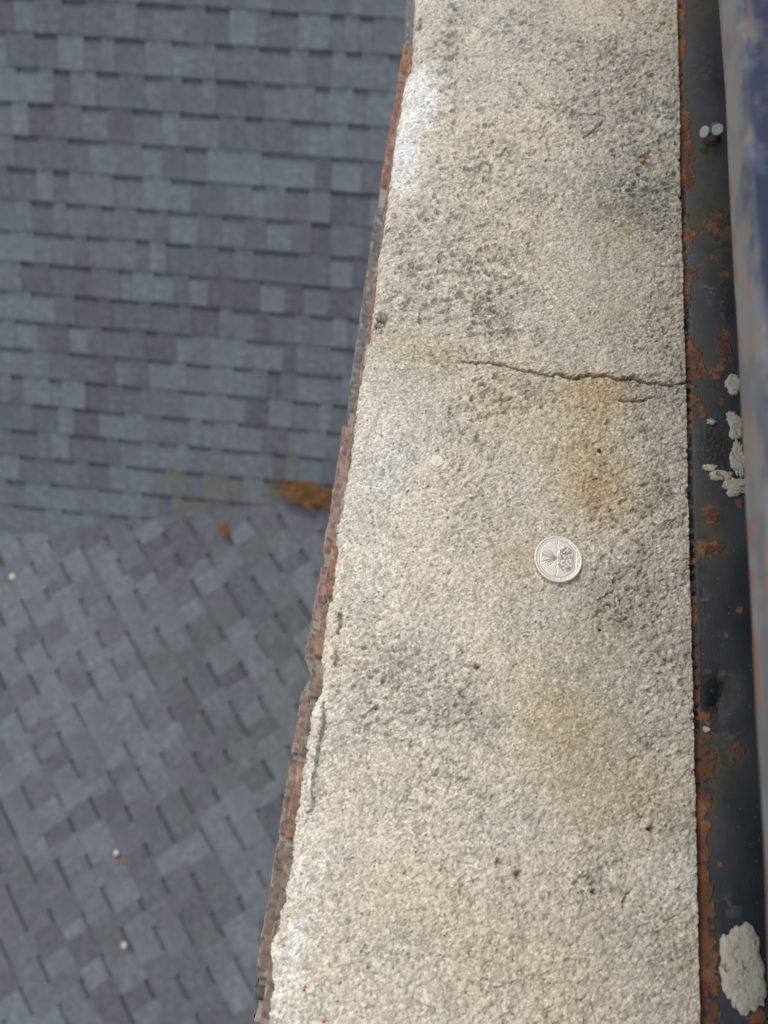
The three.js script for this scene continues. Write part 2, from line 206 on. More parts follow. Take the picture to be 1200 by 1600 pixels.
const NS = 14, NU = 373;                                           // skirt columns down the broken left side, columns over the top
const crownGeo = gridGeo(NS + NU, crownRows.length, (i, j, o, c) => {
  const z = crownRows[j], xl = crownLeft(z) + 0.0022 * (fbm(z * 260, 3.3, 91, 3) - 0.5) + 0.0006 * (hash(j, 5, 9) - 0.5);
  let x, y;
  if (i >= NS) { const u = Math.min(1, (i - NS) / (NU - 2)); x = mix(xl, WALL_X, u); y = i === NS + NU - 1 ? -0.02 : crownHeight(x, z); const e = x - xl; y -= 0.0035 * Math.pow(1 - clamp(e / 0.0045), 2.2); }
  else { const t = (NS - i) / NS; const y0 = crownHeight(xl, z) - 0.0035; y = mix(y0, -0.03, t); x = xl - 0.0012 * Math.sin(t * 3.1) * (0.3 + vnoise(z * 500, t * 9, 93)) + 0.0014 * (vnoise(z * 900, t * 16, 94) - 0.5) + 0.002 * t; }
  o[0] = x; o[1] = y; o[2] = z;
  // colour: sand and cement, ochre lichen-like bloom, soot, lime
  const big = fbm(x * 30, z * 30, 101, 4), med = fbm(x * 160, z * 160, 102, 3), blot = fbm(x * 75, z * 75, 103, 4), gt = 0.55 + 0.8 * GT;
  let r = 0.565, g = 0.515, b = 0.43; const warm = (big - 0.5) * 0.16; r *= 1 + warm * 0.4; b *= 1 - warm; { const gq = 0.7 * sstep(0.46, 0.62, fbm(x * 16 + 3, z * 12, 106, 4)); r = mix(r, 0.46, gq); g = mix(g, 0.44, gq); b = mix(b, 0.40, gq); }
  const edgy = 0.55 + 0.9 * blot, oc = clamp(field(OCHRE, x, z) * edgy), ru = clamp(field(RUST, x, z) * (0.2 + 1.3 * blot)), so = clamp(field(SOOT, x, z) * (0.25 + 1.5 * blot) + 0.25 * sstep(0.55, 0.75, blot), 0, 0.85), li = clamp(field(LIME, x, z) * (2.6 * blot - 0.45 + 0.5 * (med - 0.5)), 0, 0.95);
  r = mix(r, 0.44, oc * 0.75); g = mix(g, 0.34, oc * 0.75); b = mix(b, 0.17, oc * 0.75);
  r = mix(r, 0.40, ru * 0.7); g = mix(g, 0.235, ru * 0.7); b = mix(b, 0.10, ru * 0.7);
  const patchy = so * (0.35 + 0.9 * (1 - GT)); r = mix(r, 0.20, patchy * 0.72); g = mix(g, 0.20, patchy * 0.72); b = mix(b, 0.185, patchy * 0.72);
  r = mix(r, 0.74, li); g = mix(g, 0.74, li); b = mix(b, 0.73, li);
  const k = gt * (0.9 + 0.2 * med) * (0.8 + 0.4 * hash(i, j, 105)); c[0] = r * k; c[1] = g * k; c[2] = b * k;
  if (GT > 0.93) { c[0] = mix(c[0], 0.78, 0.5); c[1] = mix(c[1], 0.75, 0.5); c[2] = mix(c[2], 0.68, 0.5); } else if (GT < 0.02) { c[0] *= 0.55; c[1] *= 0.52; c[2] *= 0.5; }
}, true);
mesh('mortar_crown', crownGeo, new THREE.MeshStandardMaterial({ vertexColors: true, roughness: 0.96 }), chimney).userData = { label: 'sandy beige mortar crown with a crack and ochre stains' };

// bricks of the two top courses, each its own piece; grid wrapped round the brick's outer faces
const BRICKS = { red: [0.25, 0.14, 0.115], orange: [0.29, 0.15, 0.105], pink: [0.28, 0.185, 0.16], brown: [0.215, 0.16, 0.135], grey: [0.17, 0.17, 0.17], dark: [0.10, 0.095, 0.095], lime: [0.46, 0.45, 0.40] };
const brickMat = new THREE.MeshStandardMaterial({ vertexColors: true, roughness: 0.95 });
function brick(z0, z1, outer, yTop, height, tone, seed) {
  // profile from the hidden back of the top, over the arris, down the face and under
  const prof = []; for (let k = 0; k <= 26; k++) { const t = k / 26, L = 0.05 + height + 0.03, d = t * L; if (d < 0.05) prof.push([0.05 * Math.pow(1 - d / 0.05, 2.2), 0, 0]); else if (d < 0.05 + height) prof.push([0, -(d - 0.05), 1]); else prof.push([d - 0.05 - height, -height, 2]); }
  const nz = Math.max(8, Math.round((z1 - z0) / 0.0012)), T = BRICKS[tone];
  const g = gridGeo(prof.length, nz, (i, j, o, c) => {
    const t = j / (nz - 1), z = mix(z0, z1, t), ends = Math.min(t, 1 - t) * (z1 - z0), p = prof[i], round = 0.0014 * Math.pow(1 - clamp(ends / 0.002), 2), corner = Math.min(Math.abs(p[0]), 0.02) + Math.min(Math.abs(p[1]), Math.abs(p[1] + height));
    const q = i * 0.0053, nn = fbm(z * 420, q * 420 + seed, seed, 4) - 0.5, pit = sstep(0.62, 0.8, fbm(z * 520, q * 520, seed + 5, 2));
    const x = outer(z) + p[0] + round * 0.6 + 0.0007 * nn + (p[0] > 0.012 ? 0 : 0.0012 * pit) + 0.0008 * Math.pow(1 - clamp(corner / 0.003), 2), y = yTop + p[1] - round + 0.0012 * (fbm(z * 600, q * 600 + seed, seed + 9, 3) - 0.5) - 0.0015 * (p[2] === 0 ? pit : 0) - (p[2] === 0 ? 0.0008 * Math.pow(1 - clamp(p[0] / 0.003), 2) : 0);
    o[0] = x; o[1] = j === 0 || j === nz - 1 ? y - 0.004 : y; o[2] = z;
    const f = 0.65 + 0.7 * fbm(z * 700, q * 700, seed + 20, 3), mort = sstep(0.58, 0.72, fbm(z * 230, q * 230, seed + 30, 4)), soot = sstep(0.54, 0.66, fbm(z * 380, q * 380, seed + 40, 4));
    for (let m = 0; m < 3; m++) c[m] = mix(mix(T[m] * f, [0.42, 0.39, 0.34][m], mort * 0.6), 0.06, soot * 0.6);
  }, true);
  return mesh('brick', g, brickMat, chimney);
}
const zAt = (edgeList, y, level) => { let best = null; for (let i = 1; i < edgeList.length; i++) if (edgeList[i][1] >= y) { const a = edgeList[i - 1], b = edgeList[i], t = (y - a[1]) / (b[1] - a[1]); best = onLevel(mix(a[0], b[0], t), y, level).z; break; } return best ?? onLevel(400, y, level).z; };
const COURSE1 = [[-420, -130, 'red'], [-124, 58, 'grey'], [62, 396, 'red'], [402, 640, 'red'], [646, 838, 'pink'], [842, 934, 'orange'], [940, 1028, 'red'], [1032, 1092, 'brown'], [1098, 1182, 'brown'], [1187, 1314, 'orange'], [1320, 1438, 'brown'], [1442, 1620, 'brown']];
const COURSE2 = [[-420, -90, 'red'], [-84, 56, 'grey'], [64, 290, 'orange'], [320, 642, 'grey'], [660, 862, 'pink'], [882, 1030, 'pink'], [1076, 1180, 'pink'], [1184, 1306, 'brown'], [1312, 1532, 'brown'], [1538, 1566, 'dark'], [1596, 1760, 'red']];
COURSE1.forEach(([a, b, t], i) => brick(zAt(INNER_EDGE, a, Y1), zAt(INNER_EDGE, b, Y1), innerX, Y1, 0.057, t, 200 + i * 7));
COURSE2.forEach(([a, b, t], i) => brick(zAt(OUTER_EDGE, a, Y2), zAt(OUTER_EDGE, b, Y2), outerX, Y2, 0.057, t, 400 + i * 7));
{ // mortar of the joints and the core behind them, then the courses down to the roof
  const mortarM = new THREE.MeshStandardMaterial({ vertexColors: true, roughness: 1 });
  const joint = (outer, yT, hgt, inset) => gridGeo(10, 700, (i, j, o, c) => { const z = mix(-0.84, 0.34, j / 699), x = outer(z) + inset + 0.004 * (fbm(z * 200, i * 0.4, 501, 3) - 0.5); o[2] = z; if (i < 4) { o[0] = x + (4 - i) * 0.014; o[1] = yT - 0.003 + 0.002 * (vnoise(z * 400, i, 502) - 0.5); } else { o[0] = x; o[1] = yT - 0.003 - (i - 4) * hgt / 5; } const n = 0.75 + 0.5 * fbm(z * 500, i, 503, 3); c[0] = 0.30 * n; c[1] = 0.275 * n; c[2] = 0.24 * n; }, true);
  mesh('mortar_joint', joint(innerX, Y1, 0.07, 0.0012), mortarM, chimney); mesh('mortar_joint', joint(outerX, Y2, 0.068, 0.0016), mortarM, chimney);
  const core = new THREE.BoxGeometry(0.70, 4.6, 1.16); core.translate(0.36, -0.02 - 2.3, -0.25);
  const coreM = new THREE.MeshStandardMaterial({ roughness: 1 }); coreM.color.setRGB(0.34, 0.32, 0.28); mesh('mortar_core', core, coreM, chimney);
  const bg = new THREE.BoxGeometry(1, 1, 1), r = rng(77), list = [];
  for (let k = 0; k < 60; k++) {
    const y = -0.152 - 0.0285 - k * 0.07, off = k % 2 ? 0.105 : 0;
    for (let a = -0.84 - off; a < 0.34; a += 0.21) for (const x of [0.022, 0.70]) { const z0 = Math.max(a, -0.845), z1 = Math.min(a + 0.2, 0.345); if (z1 - z0 > 0.02) list.push([x, y, (z0 + z1) / 2, 0.07, 0.058, z1 - z0]); }
    for (let a = 0.06 - off * 0.5; a < 0.66; a += 0.21) for (const z of [-0.81, 0.31]) { const x0 = Math.max(a, 0.06), x1 = Math.min(a + 0.2, 0.66); if (x1 - x0 > 0.02) list.push([(x0 + x1) / 2, y, z, x1 - x0, 0.058, 0.07]); }
  }
  const im = new THREE.InstancedMesh(bg, new THREE.MeshStandardMaterial({ roughness: 0.95 }), list.length), mtx = new THREE.Matrix4(), col = new THREE.Color(), qn = new THREE.Quaternion();
  list.forEach(([x, y, z, a, b, d], i) => { mtx.compose(new THREE.Vector3(x + (r() - 0.5) * 0.003, y, z), qn, new THREE.Vector3(a, b, d)); im.setMatrixAt(i, mtx); const f = 0.75 + 0.5 * r(); im.setColorAt(i, col.setRGB(0.25 * f, 0.145 * f, 0.12 * f)); });
  im.name = 'lower_bricks'; im.castShadow = im.receiveShadow = true; im.userData = { kind: 'stuff' }; chimney.add(im);
}
{ // a dried white splash on the crown
  const r = rng(5), g = gridGeo(9, 40, (i, j, o, c) => { const a = j / 39 * Math.PI * 2, rad = 0.0042 * (1 + 0.22 * (vnoise(Math.cos(a) * 2 + 4, Math.sin(a) * 2 + 4, 8) - 0.5) + 0.08 * Math.sin(a * 5)) * i / 8; o[0] = SPOT.x + Math.cos(a) * rad; o[2] = SPOT.z + Math.sin(a) * rad; o[1] = crownHeight(o[0], o[2]) * 0.5 + 0.0006 + 0.0006 * (1 - Math.pow(i / 8, 4)) - (i === 8 ? 0.0018 : 0); const n = 0.85 + 0.3 * r(); c[0] = 0.68 * n; c[1] = 0.66 * n; c[2] = 0.57 * n; }, true);
  const o = mesh('plaster_splash', g, new THREE.MeshStandardMaterial({ vertexColors: true, roughness: 0.95 }), chimney); o.userData = { label: 'small round pale splash of plaster on the crown' };
}

// ───────────────────────── rusted steel flue with an overhanging lid ─────────────────────────
const flue = thing('steel_flue', 'rusted dark steel flue casing with a worn navy blue lid', 'flue', [WALL_X, -0.0015, -0.25]);
const ZC = -0.25, Z0 = -0.82, Z1 = 0.32, FW = 0.062;                      // flange width
{
  const W = 2048, H = 256, zOf = (i) => mix(Z0, Z1, (i + 0.5) / W), yOf = (j) => FW * (j + 0.5) / H;
  const spots = (list) => list.map(([a, b, ra, rb, s]) => { const p = onSteel(a, b), q = onSteel(a + ra, b), w = onSteel(a, b + rb); return { x: steelT(p), z: p.z, rx: Math.abs(steelT(q) - steelT(p)), rz: Math.abs(w.z - p.z), s }; });
  const ORANGE = spots([[1066, 20, 7, 60, 0.9], [1066, 200, 12, 60, 1.1], [1072, 250, 18, 50, 1.0], [1075, 372, 14, 14, 1.2], [1120, 350, 26, 40, 0.85], [1112, 405, 10, 6, 1], [1085, 427, 14, 10, 1.1], [1133, 428, 12, 9, 1.1], [1072, 455, 8, 12, 1], [1125, 522, 12, 16, 1.1], [1134, 548, 14, 26, 1.2], [1078, 570, 24, 34, 1.25], [1125, 585, 18, 16, 0.9], [1097, 640, 12, 18, 0.9], [1128, 625, 8, 14, 0.9], [1070, 690, 5, 60, 0.6], [1112, 805, 16, 20, 1.1], [1114, 857, 26, 14, 1.2], [1156, 785, 10, 10, 1], [1084, 950, 6, 36, 1.1], [1157, 953, 7, 8, 1.2], [1135, 993, 10, 7, 1.1], [1090, 1090, 6, 30, 0.9], [1108, 1126, 16, 14, 0.9], [1156, 1172, 14, 14, 1.1], [1142, 1192, 12, 8, 1.1], [1100, 1190, 26, 50, 1.0], [1096, 1260, 14, 50, 1.0], [1096, 1350, 14, 60, 1.2], [1124, 1352, 10, 8, 1.2], [1102, 1440, 16, 60, 1.2], [1106, 1540, 20, 70, 1.25], [1190, 1590, 40, 20, 1], [1140, 1060, 16, 14, 0.8]]);
  const OLIVE = spots([[1100, 15, 50, 30, 1], [1095, 250, 40, 70, 0.9], [1120, 360, 40, 60, 0.9], [1080, 335, 20, 20, 0.7], [1115, 585, 40, 40, 0.7], [1110, 830, 36, 60, 0.8], [1100, 1180, 40, 70, 0.8], [1130, 1180, 40, 30, 0.6], [1100, 1270, 30, 50, 0.8]]);
  const DEEP = spots([[1068, 215, 9, 26, 1], [1075, 275, 10, 26, 1], [1113, 806, 11, 13, 1.3], [1113, 857, 20, 8, 1.3], [1133, 548, 8, 18, 1], [1092, 575, 8, 8, 1], [1078, 365, 8, 10, 0.9], [1098, 1215, 10, 20, 0.9], [1102, 1560, 18, 50, 1], [1092, 1320, 6, 50, 0.9], [1124, 530, 6, 8, 1]]);
  const TAR = spots([[1120, 700, 30, 50, 1.2], [1130, 1080, 20, 26, 1.5], [1122, 1100, 12, 20, 1.2], [1138, 480, 20, 50, 0.7], [1105, 1080, 20, 40, 0.3]]);
  const PALE = spots([[1105, 450, 20, 12, 0.6], [1112, 462, 8, 14, 0.8], [1128, 470, 4, 60, 0.5], [1090, 410, 12, 10, 0.5], [1118, 1050, 22, 14, 0.5], [1112, 1090, 4, 26, 0.5], [1135, 1150, 20, 8, 0.6], [1130, 1415, 30, 20, 0.5], [1098, 940, 14, 30, 0.4], [1100, 110, 20, 40, 0.4], [1080, 700, 20, 50, 0.4]]);
  const rustH = new Float32Array(W * H), rough = new Uint8Array(W * H);
  const map = dataTex(W, H, (i, j, c) => {
    const z = zOf(i), y = yOf(j), n = fbm(z * 360, y * 300, 601, 5), n2 = fbm(z * 900, y * 800, 602, 3), broad = fbm(z * 26, y * 40, 603, 4);
    let r = 0.028 + 0.06 * (broad - 0.45), g = 0.036 + 0.066 * (broad - 0.45), b = 0.046 + 0.078 * (broad - 0.45);
    const fl = hash(i, j, 604); if (fl > 0.9985) { r = g = b = 0.3; }
    const tar = clamp(field(TAR, y, z) * (0.5 + n)) * sstep(0.35, 0.5, n + 0.2 * field(TAR, y, z)); r = mix(r, 0.012, tar); g = mix(g, 0.013, tar); b = mix(b, 0.016, tar);
    const pale = clamp(field(PALE, y, z)) * sstep(0.5, 0.62, n); r = mix(r, 0.14, pale); g = mix(g, 0.15, pale); b = mix(b, 0.155, pale);
    const ol = clamp((0.9 * field(OLIVE, y, z) + 0.7 * field(ORANGE, y, z)) * sstep(0.4, 0.66, n + 0.1)) * 0.75; r = mix(r, 0.105, ol); g = mix(g, 0.08, ol); b = mix(b, 0.04, ol);
    const foot = 1.5 * Math.exp(-y / (0.002 + 0.005 * fbm(z * 30, 3, 606, 3))) + 0.3 * sstep(0.6, 0.75, broad), fx = field(ORANGE, y, z), ru = sstep(0.47, 0.66, (fx + foot * 0.8) * (1.9 * n - 0.3 + 0.5 * (n2 - 0.5))), R = 0.75 + 0.6 * n2;
    const rr = sstep(0.35, 0.65, fbm(z * 90, y * 60, 605, 3)); r = mix(r, mix(0.12, 0.22, rr) * R, ru); g = mix(g, mix(0.055, 0.1, rr) * R, ru); b = mix(b, mix(0.035, 0.048, rr) * R, ru);
    const dp = sstep(0.4, 0.7, field(DEEP, y, z) * (1.7 * n2 - 0.1)); r = mix(r, 0.12 * R, dp); g = mix(g, 0.04 * R, dp); b = mix(b, 0.028 * R, dp);
    rustH[j * W + i] = ru * (0.4 + 0.6 * n2) + dp * 0.5 * n2 - tar * 0.6 * n2; rough[j * W + i] = 255 * mix(mix(0.42, 0.62, broad), 0.95, Math.max(ru, ol * 0.6, pale * 0.5));
    c[0] = toS(clamp(r)); c[1] = toS(clamp(g)); c[2] = toS(clamp(b));
  });
  const bump = dataTex(W, H, (i, j, c) => { c[0] = c[1] = c[2] = clamp(90 + 130 * rustH[j * W + i] + 14 * hash(i, j, 9), 0, 255); }, false), rmap = dataTex(W, H, (i, j, c) => { c[0] = c[2] = 0; c[1] = rough[j * W + i]; }, false);
  for (const t of [map, bump, rmap]) t.wrapT = THREE.ClampToEdgeWrapping;
  const wallM = new THREE.MeshStandardMaterial({ map, bumpMap: bump, bumpScale: 0.0012, roughnessMap: rmap, roughness: 1, metalness: 0.0 });
  const NZ = 300, NT = 30, flangeG = gridGeo(NT, NZ, (i, j, o) => { const z = mix(Z0, Z1, j / (NZ - 1)), t = FW * i / (NT - 1), d = -0.0016 * field(TAR.slice(1, 3), t, z) + 0.0008 * (fbm(z * 14, t * 30, 611, 2) - 0.5), q = i === 0 ? -0.006 : d; o[0] = FL_T.x * t + FL_N.x * q; o[1] = FL_T.y * t + FL_N.y * q; o[2] = z - ZC; });
  const fuv = new Float32Array(NT * NZ * 2); for (let j = 0; j < NZ; j++) for (let i = 0; i < NT; i++) { fuv[(j * NT + i) * 2] = j / (NZ - 1); fuv[(j * NT + i) * 2 + 1] = i / (NT - 1); } flangeG.setAttribute('uv', new THREE.BufferAttribute(fuv, 2));
  mesh('flange', flangeG, wallM, flue).userData = { label: 'dark painted steel flange blotched with rust' };
  const plainM = new THREE.MeshStandardMaterial({ roughness: 0.6 }); plainM.color.setRGB(0.05, 0.05, 0.052);
  const bx = FL_T.x * FW - 0.001, by = FL_T.y * FW - 0.002, rise = 0.158 - by;
  for (const x of [bx, 0.40]) { const w = new THREE.BoxGeometry(0.003, rise, Z1 - Z0); w.translate(x, by + rise / 2, 0); mesh('side_panel', w, plainM, flue); }
  for (const q of [-1, 1]) { const e = new THREE.BoxGeometry(0.40 - bx, rise, 0.003); e.translate((0.40 + bx) / 2, by + rise / 2, q * ((Z1 - Z0) / 2 - 0.003)); mesh('end_panel', e, plainM, flue); }
  // lid: a folded sheet with a drip lip; profile from the inside of the lip, round its foot, up the lip, over the bend and across the top
  const XL = 0.1158 - WALL_X, YB = 0.144, YT = 0.1585, prof = [];
  prof.push([XL + 0.0016, YT - 0.004], [XL + 0.0016, YB + 0.001], [XL + 0.0008, YB]); for (let k = 0; k <= 14; k++) prof.push([XL, YB + 0.0006 + (YT - 0.0036 - YB) * k / 14]); for (let k = 1; k <= 6; k++) { const a = k / 6 * Math.PI / 2; prof.push([XL + 0.003 * (1 - Math.cos(a)), YT - 0.003 + 0.003 * Math.sin(a)]); } for (let k = 1; k <= 40; k++) { const t = k / 40; prof.push([XL + 0.003 + 0.47 * Math.pow(t, 1.8), YT + 0.012 * Math.pow(t, 1.8)]); }
  let acc = 0; const arc = prof.map((p, i) => acc += i ? Math.hypot(p[0] - prof[i - 1][0], p[1] - prof[i - 1][1]) : 0);
  const lidG = gridGeo(prof.length, 500, (i, j, o, c) => {
    const z = mix(Z0 - 0.03, Z1 + 0.03, j / 499), p = prof[i], s = arc[i] - arc[2], wob = 0.0012 * (fbm(z * 18, 2, 621, 2) - 0.5); o[0] = p[0] + wob; o[1] = p[1] + 0.0008 * (fbm(z * 30, i * 0.1, 622, 2) - 0.5); o[2] = z - ZC;
    const n = fbm(z * 60, s * 120, 623, 4), n2 = fbm(z * 130, s * 260, 624, 3), worn = 1 - sstep(-0.006, 0.006, s - 0.0145 - 0.012 * (fbm(z * 22, 7, 625, 3) - 0.42) - 0.008 * (n2 - 0.5)), chalk = sstep(0.58, 0.7, n) * 0.4, rust = sstep(0.5, 0.62, n2 + 0.35 * Math.exp(-Math.max(0, s) / 0.0012) - 0.05) * (s < 0.004 ? 0.7 : 0.12);
    const navy = [0.016, 0.024, 0.055], blue = [0.07, 0.10, 0.17], gq = sstep(0.4, 0.6, n), grey = [mix(0.105, 0.15, gq), mix(0.112, 0.148, gq), mix(0.128, 0.15, gq)], tan = [0.18, 0.14, 0.105];
    for (let q = 0; q < 3; q++) { let v = mix(mix(navy[q], blue[q], chalk + 0.15 * sstep(0.5, 0.7, n2)), grey[q], worn); v = mix(v, tan[q], worn * sstep(0.52, 0.66, n2) * 0.5); c[q] = mix(v, [0.17, 0.075, 0.035][q], rust); }
  }, true);
  mesh('lid', lidG, new THREE.MeshPhysicalMaterial({ vertexColors: true, roughness: 0.55, specularIntensity: 0.45 }), flue).userData = { label: 'navy blue lid worn to grey metal along its lip' };
  // mortar smeared on the casing
  const mortar = new THREE.MeshStandardMaterial({ vertexColors: true, roughness: 1 });
  const smear = (cx, cy, rx, ry, seed, thick, rag = 0.5) => {
    const p = onSteel(cx, cy), pt = steelT(p), hy = Math.abs(steelT(onSteel(cx + rx, cy)) - pt), hz = Math.abs(onSteel(cx, cy + ry).z - p.z), NA = 160, NR = 30;
    const g = gridGeo(NR, NA, (i, j, o, c) => { const a = (j % (NA - 1)) / (NA - 1) * Math.PI * 2, ca = Math.cos(a), sa = Math.sin(a), t = i / (NR - 1), rad = (0.86 + rag * (fbm(ca * 2.2 + 9, sa * 2.2 + 9, seed, 4) - 0.5) * 1.6 + 0.06 * (vnoise(ca * 9 + 20, sa * 9 + 20, seed + 3) - 0.5)) / Math.pow(Math.pow(Math.abs(ca), 2.6) + Math.pow(Math.abs(sa), 2.6), 1 / 2.6), yy = pt + sa * rad * hy * t, zz = p.z + ca * rad * hz * t, b = fbm(zz * 900, yy * 700, seed + 7, 3), hole = 0.7 * sstep(0.64, 0.78, fbm(zz * 330 + 2 * b, yy * 330 + 3 * vnoise(zz * 200, yy * 200, seed + 6), seed + 5, 4));
      const q = i === NR - 1 ? -0.0015 : thick * 0.6 * (1 - Math.pow(t, 8)) * (0.75 + 0.5 * b) * (1 - 0.6 * hole) + 0.0004; o[0] = FL_T.x * yy + FL_N.x * q; o[1] = FL_T.y * yy + FL_N.y * q; o[2] = zz - ZC; const w = fbm(zz * 60, yy * 40, seed + 11, 3), n = 0.8 + 0.4 * b; c[0] = mix(mix(0.50, 0.52, w) * n, 0.05, hole * 0.8); c[1] = mix(mix(0.48, 0.46, w) * n, 0.05, hole * 0.8); c[2] = mix(mix(0.43, 0.35, w) * n, 0.05, hole * 0.8); }, true);
    mesh('mortar_smear', g, mortar, flue);
  };
  smear(1161, 1512, 39, 82, 701, 0.003, 0.3); smear(1146, 603, 14, 18, 702, 0.002); smear(1150, 668, 12, 26, 703, 0.002); smear(1111, 659, 8, 5, 704, 0.0015); smear(1150, 762, 24, 16, 705, 0.002); smear(1125, 743, 22, 9, 706, 0.002); smear(1108, 731, 14, 6, 707, 0.0015); smear(1153, 715, 12, 30, 708, 0.002, 0.7); smear(1103, 1140, 7, 5, 709, 0.0015); smear(1143, 652, 10, 10, 710, 0.0015);
}
{ // wing nut on the casing
  const p = onSteel(1112, 216);
  const nut = thing('wing_nut', 'small galvanised wing nut on a bolt through the rusted steel casing', 'wing nut', [p.x, p.y, p.z]); nut.rotation.z = TILT;
  const zinc = new THREE.MeshStandardMaterial({ roughness: 0.55, metalness: 0.55, bumpMap: granuleBump, bumpScale: 0.0002 }); zinc.color.setRGB(0.60, 0.62, 0.64);
  const dull = new THREE.MeshStandardMaterial({ roughness: 0.8, metalness: 0.2 }); dull.color.setRGB(0.16, 0.16, 0.14);
  const rusty = new THREE.MeshStandardMaterial({ roughness: 1 }); rusty.color.setRGB(0.14, 0.05, 0.03);
  const washer = new THREE.LatheGeometry([[0.0002, 0], [0.0052, 0], [0.0056, 0.0005], [0.005, 0.001], [0.0002, 0.001]].map((a) => new THREE.Vector2(...a)), 32); mesh('washer', washer, rusty, nut);
  const bolt = new THREE.LatheGeometry([[0.0001, 0], [0.0021, 0], [0.0021, 0.0105], [0.0016, 0.011], [0.0001, 0.011]].map((a) => new THREE.Vector2(...a)), 20); mesh('bolt', bolt, dull, nut);
  const body = new THREE.LatheGeometry([[0.0022, 0.001], [0.0046, 0.001], [0.0044, 0.003], [0.0034, 0.0068], [0.0022, 0.007]].map((a) => new THREE.Vector2(...a)), 24); mesh('nut_body', body, dull, nut);
  nut.updateMatrixWorld(true);
  for (const [ex, ey, up, nrm] of [[1102, 206, 0.0095, [-0.8, 0.55, 0.5]], [1121, 203, 0.0105, [-0.15, 0.9, 0.45]]]) { // the two ears: flat round discs on flared stems
    const cpos = nut.worldToLocal(onSteel(ex, ey, up)), nv = new THREE.Vector3(...nrm).normalize();
    const ear = new THREE.LatheGeometry([[0.0001, 0], [0.0029, 0], [0.0034, 0.0004], [0.0035, 0.0009], [0.0032, 0.0014], [0.0022, 0.0015], [0.0019, 0.0012], [0.0001, 0.0013]].map((q) => new THREE.Vector2(...q)), 28), m = mesh('wing', ear, zinc, nut);
    m.quaternion.setFromUnitVectors(new THREE.Vector3(0, 1, 0), nv); m.position.copy(cpos);
    const A = new THREE.Vector3(Math.sign(ex - 1112) * 0.0022, 0.004, 0), path = new THREE.QuadraticBezierCurve3(A, A.clone().lerp(cpos, 0.5).add(new THREE.Vector3(0, -0.001, 0.0008)), cpos);
    mesh('wing_stem', new THREE.TubeGeometry(path, 10, 0.0015, 8), dull, nut);
  }
}

// ───────────────────────── coin and small litter on the crown ─────────────────────────
{
  const coin = thing('coin', 'silver coin lying on the sandy mortar crown', 'coin', [coinAt.x, 0.0012, coinAt.z]);
  const R = 0.01213, T = 0.00175, NR = 70, NA = 181;
  const segs = []; const sr = rng(31); for (let k = 0; k < 9; k++) { const a = Math.PI + (k - 4) * 0.19 + (sr() - 0.5) * 0.1; segs.push([a, 0.32 + 0.28 * sr()]); }
  let tarnish = 0;
  const relief = (x, z) => { // x right, z towards the viewer, in coin radii
    const r = Math.hypot(x, z); let h = 0; tarnish = 0; if (r > 0.94) return 0.9 * (1 - sstep(0.985, 1, r)); if (r > 0.9) return 0.9 * sstep(0.9, 0.94, r);
    const inner = Math.max(Math.abs(x + 0.02) - 0.74, r - 0.80); if (Math.abs(inner) < 0.018) { h -= 0.5; tarnish = 0.5; }
    if (inner > 0.02 && r < 0.9) { const a = Math.atan2(z, x), k = Math.floor(a * 15), on = hash(k, 3, 5) > 0.25 && Math.abs(a) < 1.5 ? 1 : 0; h += on * 0.5 * sstep(0.45, 0.6, vnoise(a * 46, r * 24, 9)) * sstep(0.02, 0.05, inner); }
    if (inner < 0) { const cx = x + 0.02; for (const [a, l] of segs) { const ux = Math.cos(a), uz = Math.sin(a), t = clamp((cx * ux + z * uz), 0.05, l + 0.12), bend = 0.12 * t * t * Math.sign(Math.sin(a)), d = Math.hypot(cx - ux * t, z - uz * t - bend); const q = 1 - sstep(0.008, 0.032, d); h -= 1.1 * q; tarnish = Math.max(tarnish, 0.75 * q); }
      const crown = Math.hypot((x - 0.3) / 0.36, z / 0.58) + 0.35 * (fbm(x * 4 + 7, z * 4, 12, 3) - 0.5); if (x > -0.02) { const q = 1 - sstep(0.85, 1, crown), w = fbm(x * 13, z * 13, 14, 2); h += q * (0.35 + 1.1 * (w - 0.4)); tarnish = Math.max(tarnish, q * (0.25 + 0.6 * sstep(0.55, 0.4, w) + 0.5 * (1 - sstep(0.38, 0.5, w)))); } if (Math.abs(x + 0.06 + 0.02 * Math.sin(z * 20)) < 0.014 && Math.abs(z) > 0.25) { h -= 0.6; tarnish = Math.max(tarnish, 0.6); } }
    return h;
  };
  const face = gridGeo(NR + 4, NA, (i, j, o, c) => { const a = j / (NA - 1) * Math.PI * 2, t = Math.min(1, i / NR), r = Math.pow(t, 0.85), x = Math.cos(a) * r, z = Math.sin(a) * r; if (i <= NR) { o[0] = x * R; o[2] = z * R; o[1] = T - 0.0003 + 0.00022 * relief(x, z); } else { const d = (i - NR) / 3; o[0] = x * R; o[2] = z * R; o[1] = mix(T - 0.0003, 0, d); } const n = 0.92 + 0.16 * fbm(x * 9, z * 9, 15, 3); const k = n * (1 - 0.45 * (i <= NR ? tarnish : 0)); c[0] = 0.84 * k; c[1] = 0.785 * k; c[2] = 0.735 * k; }, true);
  mesh('coin_face', face, new THREE.MeshStandardMaterial({ vertexColors: true, metalness: 0.6, roughness: 0.5 }), coin);
  const under = new THREE.CircleGeometry(R, 60); under.rotateX(Math.PI / 2); const um = new THREE.MeshStandardMaterial({ metalness: 0.85, roughness: 0.5 }); um.color.setRGB(0.6, 0.58, 0.55); mesh('coin_back', under, um, coin);
  coin.rotation.set(0.01, 0, -0.012);
}
